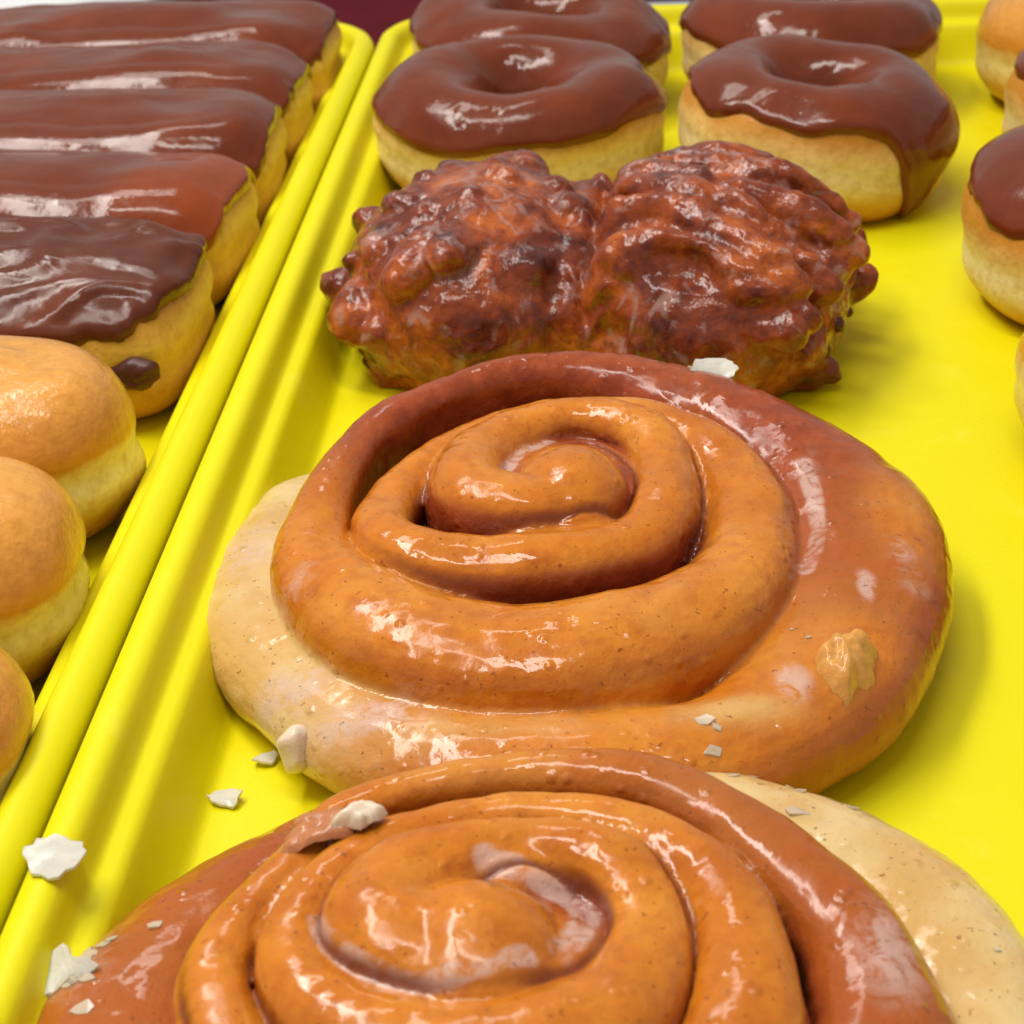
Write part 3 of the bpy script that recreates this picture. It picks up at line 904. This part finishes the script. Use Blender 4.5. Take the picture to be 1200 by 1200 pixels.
# ------------------------------------------------------------------ fritter
from mathutils import Euler
def make_fritter(label, loc, rot):
    t = thing('apple_fritter', label, 'fritter', loc, rot)
    rnd = random.Random(29)
    parts = []
    bodies = [((-0.032, -0.012, 0.018), (0.041, 0.051, 0.034)), ((0.035, -0.010, 0.018), (0.041, 0.053, 0.034))]
    for c, r in bodies: parts.append(ico(c, r, None, 4))
    parts.append(ico((0.003, -0.006, 0.018), (0.060, 0.046, 0.027), None, 4))
    def on(c, r, a, e, k=0.92):
        return (c[0] + k * r[0] * math.cos(e) * math.cos(a), c[1] + k * r[1] * math.cos(e) * math.sin(a), max(c[2] + k * r[2] * math.sin(e), 0.005))
    c, r = bodies[0]
    for k in range(95):                       # knobbly folds of the left lobe
        a = rnd.uniform(0, 2 * math.pi); e = math.asin(rnd.uniform(-0.5, 1.0))
        s = rnd.choice((0.005, 0.006, 0.007, 0.009, 0.011)) * rnd.uniform(0.8, 1.1)
        p = on(c, r, a, e, 0.92 if math.sin(e) > 0.35 else 0.85)
        if p[0] > 0.006 and p[2] > 0.03: continue
        if p[0] < -0.040 and p[2] > 0.026: s = min(s, 0.006)
        parts.append(ico(p, (s * rnd.uniform(1.0, 1.9), s * rnd.uniform(0.7, 1.0), s * 0.8), Euler((rnd.uniform(-0.6, 0.6), rnd.uniform(-0.6, 0.6), rnd.uniform(0, 3.1))).to_matrix()))
    c, r = bodies[1]
    for k in range(8):                         # stringy ridges sweeping over the right lobe
        y0 = -0.056 + k * 0.0150
        for j in range(14):
            u = j / 13
            x = 0.004 + 0.064 * u; y = y0 + 0.008 * math.sin(u * 3.4 + k * 0.9) - 0.020 * u + 0.012
            q = 1 - ((x - c[0]) / r[0]) ** 2 - ((y - c[1]) / r[1]) ** 2
            if q <= 0.03: continue
            z = c[2] + r[2] * math.sqrt(q)
            s = 0.0068 + 0.0012 * math.sin(j * 0.7 + k * 2.0)
            parts.append(ico((x, y, z - 0.0012), (s * 1.8, s * 0.75, s), Euler((0, 0, -0.28)).to_matrix()))
    for k in range(50):
        a = rnd.uniform(0, 2 * math.pi); e = math.asin(rnd.uniform(-0.5, 0.5))
        s = rnd.uniform(0.005, 0.010)
        p = on(c, r, a, e, 0.84)
        if p[0] < 0.004 and p[2] > 0.03: continue
        parts.append(ico(p, (s * rnd.uniform(1.0, 2.2), s * 0.8, s), Euler((rnd.uniform(-0.5, 0.5), rnd.uniform(-0.5, 0.5), rnd.uniform(0, 3.1))).to_matrix()))
    me = fuse('fritter', parts, 0.0008, 4, 0.5)
    A = co_array(me); nrm = np.empty(len(A) * 3); me.vertices.foreach_get('normal', nrm); nrm = nrm.reshape(-1, 3)
    D = np.array([0.0009 * (0.5 - 2.2 * abs(nz(p, 60, 1.0))) + 0.0004 * (0.4 - 2.0 * abs(nz(p, 170, 2.0))) + 0.0002 * nz(p, 420, 3.0) - 0.010 * max(0, nz(p, 48, 5.0) - 0.34) for p in A])
    A = A + nrm * D[:, None]
    for i in range(len(A)):                    # the cleft between the two lobes
        x, y, z = A[i]
        xc = 0.004 + 0.004 * noise.noise(Vector((y * 60, 0, 3)))
        A[i, 2] -= 0.006 * math.exp(-((x - xc) / 0.0026) ** 2) * float(sstep(0.012, 0.030, z))
    A[:, 2] = np.maximum(A[:, 2], 0.0002)
    set_co(me, A)
    link('dough', me, M_FRIT, t)
    bv = Surf(me).bvh
    for (x, y, z, s) in ((0.077, -0.034, 0.017, 0.0036), (0.079, -0.022, 0.016, 0.0026), (0.073, -0.040, 0.012, 0.0034), (0.030, 0.046, 0.040, 0.0036), (0.070, 0.022, 0.034, 0.0026), (-0.058, -0.042, 0.006, 0.0034)):
        q = bv.find_nearest(Vector((x, y, z)))[0]; q = q + (Vector((0, 0, 0.015)) - q).normalized() * s * 0.45
        V, F = ico(tuple(q), (s, s * 0.8, s * 0.8), Euler((0.4, 0.2, rnd.uniform(0, 3))).to_matrix())
        V = [tuple(Vector(v) + noise.noise_vector(Vector(v) * 300) * 0.0006) for v in V]
        link('crisp_nub', mesh_from('crisp_nub', V, F), M_NUB, t)
    return t, Surf(me)

fr, sf = make_fritter('dark brown lumpy apple fritter between the honey bun and the chocolate rings', (-0.0125, 0.5500, 0), (0, 0, math.radians(-7)))

# ------------------------------------------------------------------ filling showing at the front of the nearest chocolate bar
def front_patch():
    na, nr = 36, 8
    dough = front.children[0].data
    bvh = BVHTree.FromPolygons([v.co for v in dough.vertices], [tuple(p.vertices) for p in dough.polygons])
    P = np.zeros((na, nr, 3))
    for i in range(na):
        a = 2 * math.pi * i / na
        m_ = 1 + 0.3 * noise.noise(Vector((math.cos(a) * 1.5, math.sin(a) * 1.5, 3.3)))
        for k in range(nr):
            f = 1 - k / nr
            x = 0.0690 + 0.0090 * m_ * f * math.cos(a); z = 0.0215 + 0.0050 * m_ * f * math.sin(a)
            h = bvh.ray_cast(Vector((x, -0.2, z)), Vector((0, 1, 0)))
            y = h[0].y if h[0] is not None else -0.03
            P[i, k] = (x, y - (0.0030 * (1 - f ** 4) + 0.0012 * noise.noise(Vector((x * 500, z * 500, 1))) * (1 - f ** 3)) + (0.0006 if k == 0 else 0), z)
    link('chocolate_filling', grid_mesh('chocolate_filling', P, True, False, True), M_FILL, front)
front_patch()

# ------------------------------------------------------------------ crumbs and flakes
def flake(name, label, cat, loc, rot, rx, ry, seed, mat, group=None, curl=0.1, thick=0.0003, jag=0.4):
    o = link(name, flake_mesh(name, rx, ry, seed, curl, thick, jag), mat)
    o.location = loc; o.rotation_euler = rot
    return tag(o, label, cat, group)

def on_bun(s, b, x, y, up=0.0003):
    return (x, y, s.z(x - b.location.x, y - b.location.y) + b.location.z + up)
flake('sugar_flake', 'largest white sugar flake, lying on the tray rim at lower left', 'flake', (-0.1004, 0.2631, 0.0252), (0.0, 0.0, -0.5), 0.0058, 0.0048, 5, M_SUGAR, 'dried sugar glaze flakes', 0.12, 0.0006, 0.4)
flake('sugar_flake', 'small white sugar flake at the foot of the tray wall', 'flake', (-0.0835, 0.3132, 0.0004), (0.0, 0.0, 0.2), 0.004, 0.0034, 8, M_SUGAR, 'dried sugar glaze flakes', 0.3, 0.0006, 0.4)
flake('sugar_flake', 'tiny blurred sugar flake on the tray beside the big bun glaze drip', 'flake', (-0.0772, 0.3265, 0.0004), (0.0, 0.0, 0.9), 0.0026, 0.0024, 9, M_SUGAR, 'dried sugar glaze flakes', 0.3, 0.0006, 0.4)
flake('sugar_flake', 'white sugar flake resting between the fritter and the bun ridge', 'flake', on_bun(s1, b1, 0.0187, 0.4451, 0.0012), (0.5, 0.1, 0.1), 0.0062, 0.0034, 12, M_SUGAR, 'dried sugar glaze flakes', 0.25, 0.0006, 0.4)
flake('sugar_flake', 'thin glaze shard at the lower left edge of the nearest bun', 'flake', on_bun(s2, b2, -0.0949, 0.2414, 0.0004), (0.1, -0.5, 0.6), 0.0075, 0.0052, 15, M_SUGAR, 'dried sugar glaze flakes', 0.25, 0.0006, 0.7)
o = drape_blob('glazed_skin', s2, -0.0338, 0.0458, 0.0088, 0.0040, 0.30, 0.0013, 21.5, M_SKIN, None, 0.4, lumpy=0.0008, bridge=0.004, lift=0.0002)
o.location = b2.location; tag(o, 'torn strip of glazed crust lying across the ridge of the nearest bun', 'crust piece')
o = drape_blob('sugar_lump', s2, -0.0283, 0.0446, 0.0036, 0.0026, 0.4, 0.0022, 25.5, M_DRIP, None, 0.3, lumpy=0.0010, bridge=0.004, lift=0.0014)
o.location = b2.location; tag(o, 'whitish lump of glaze at the end of the torn crust strip', 'glaze lump')

bpy.context.view_layer.update()
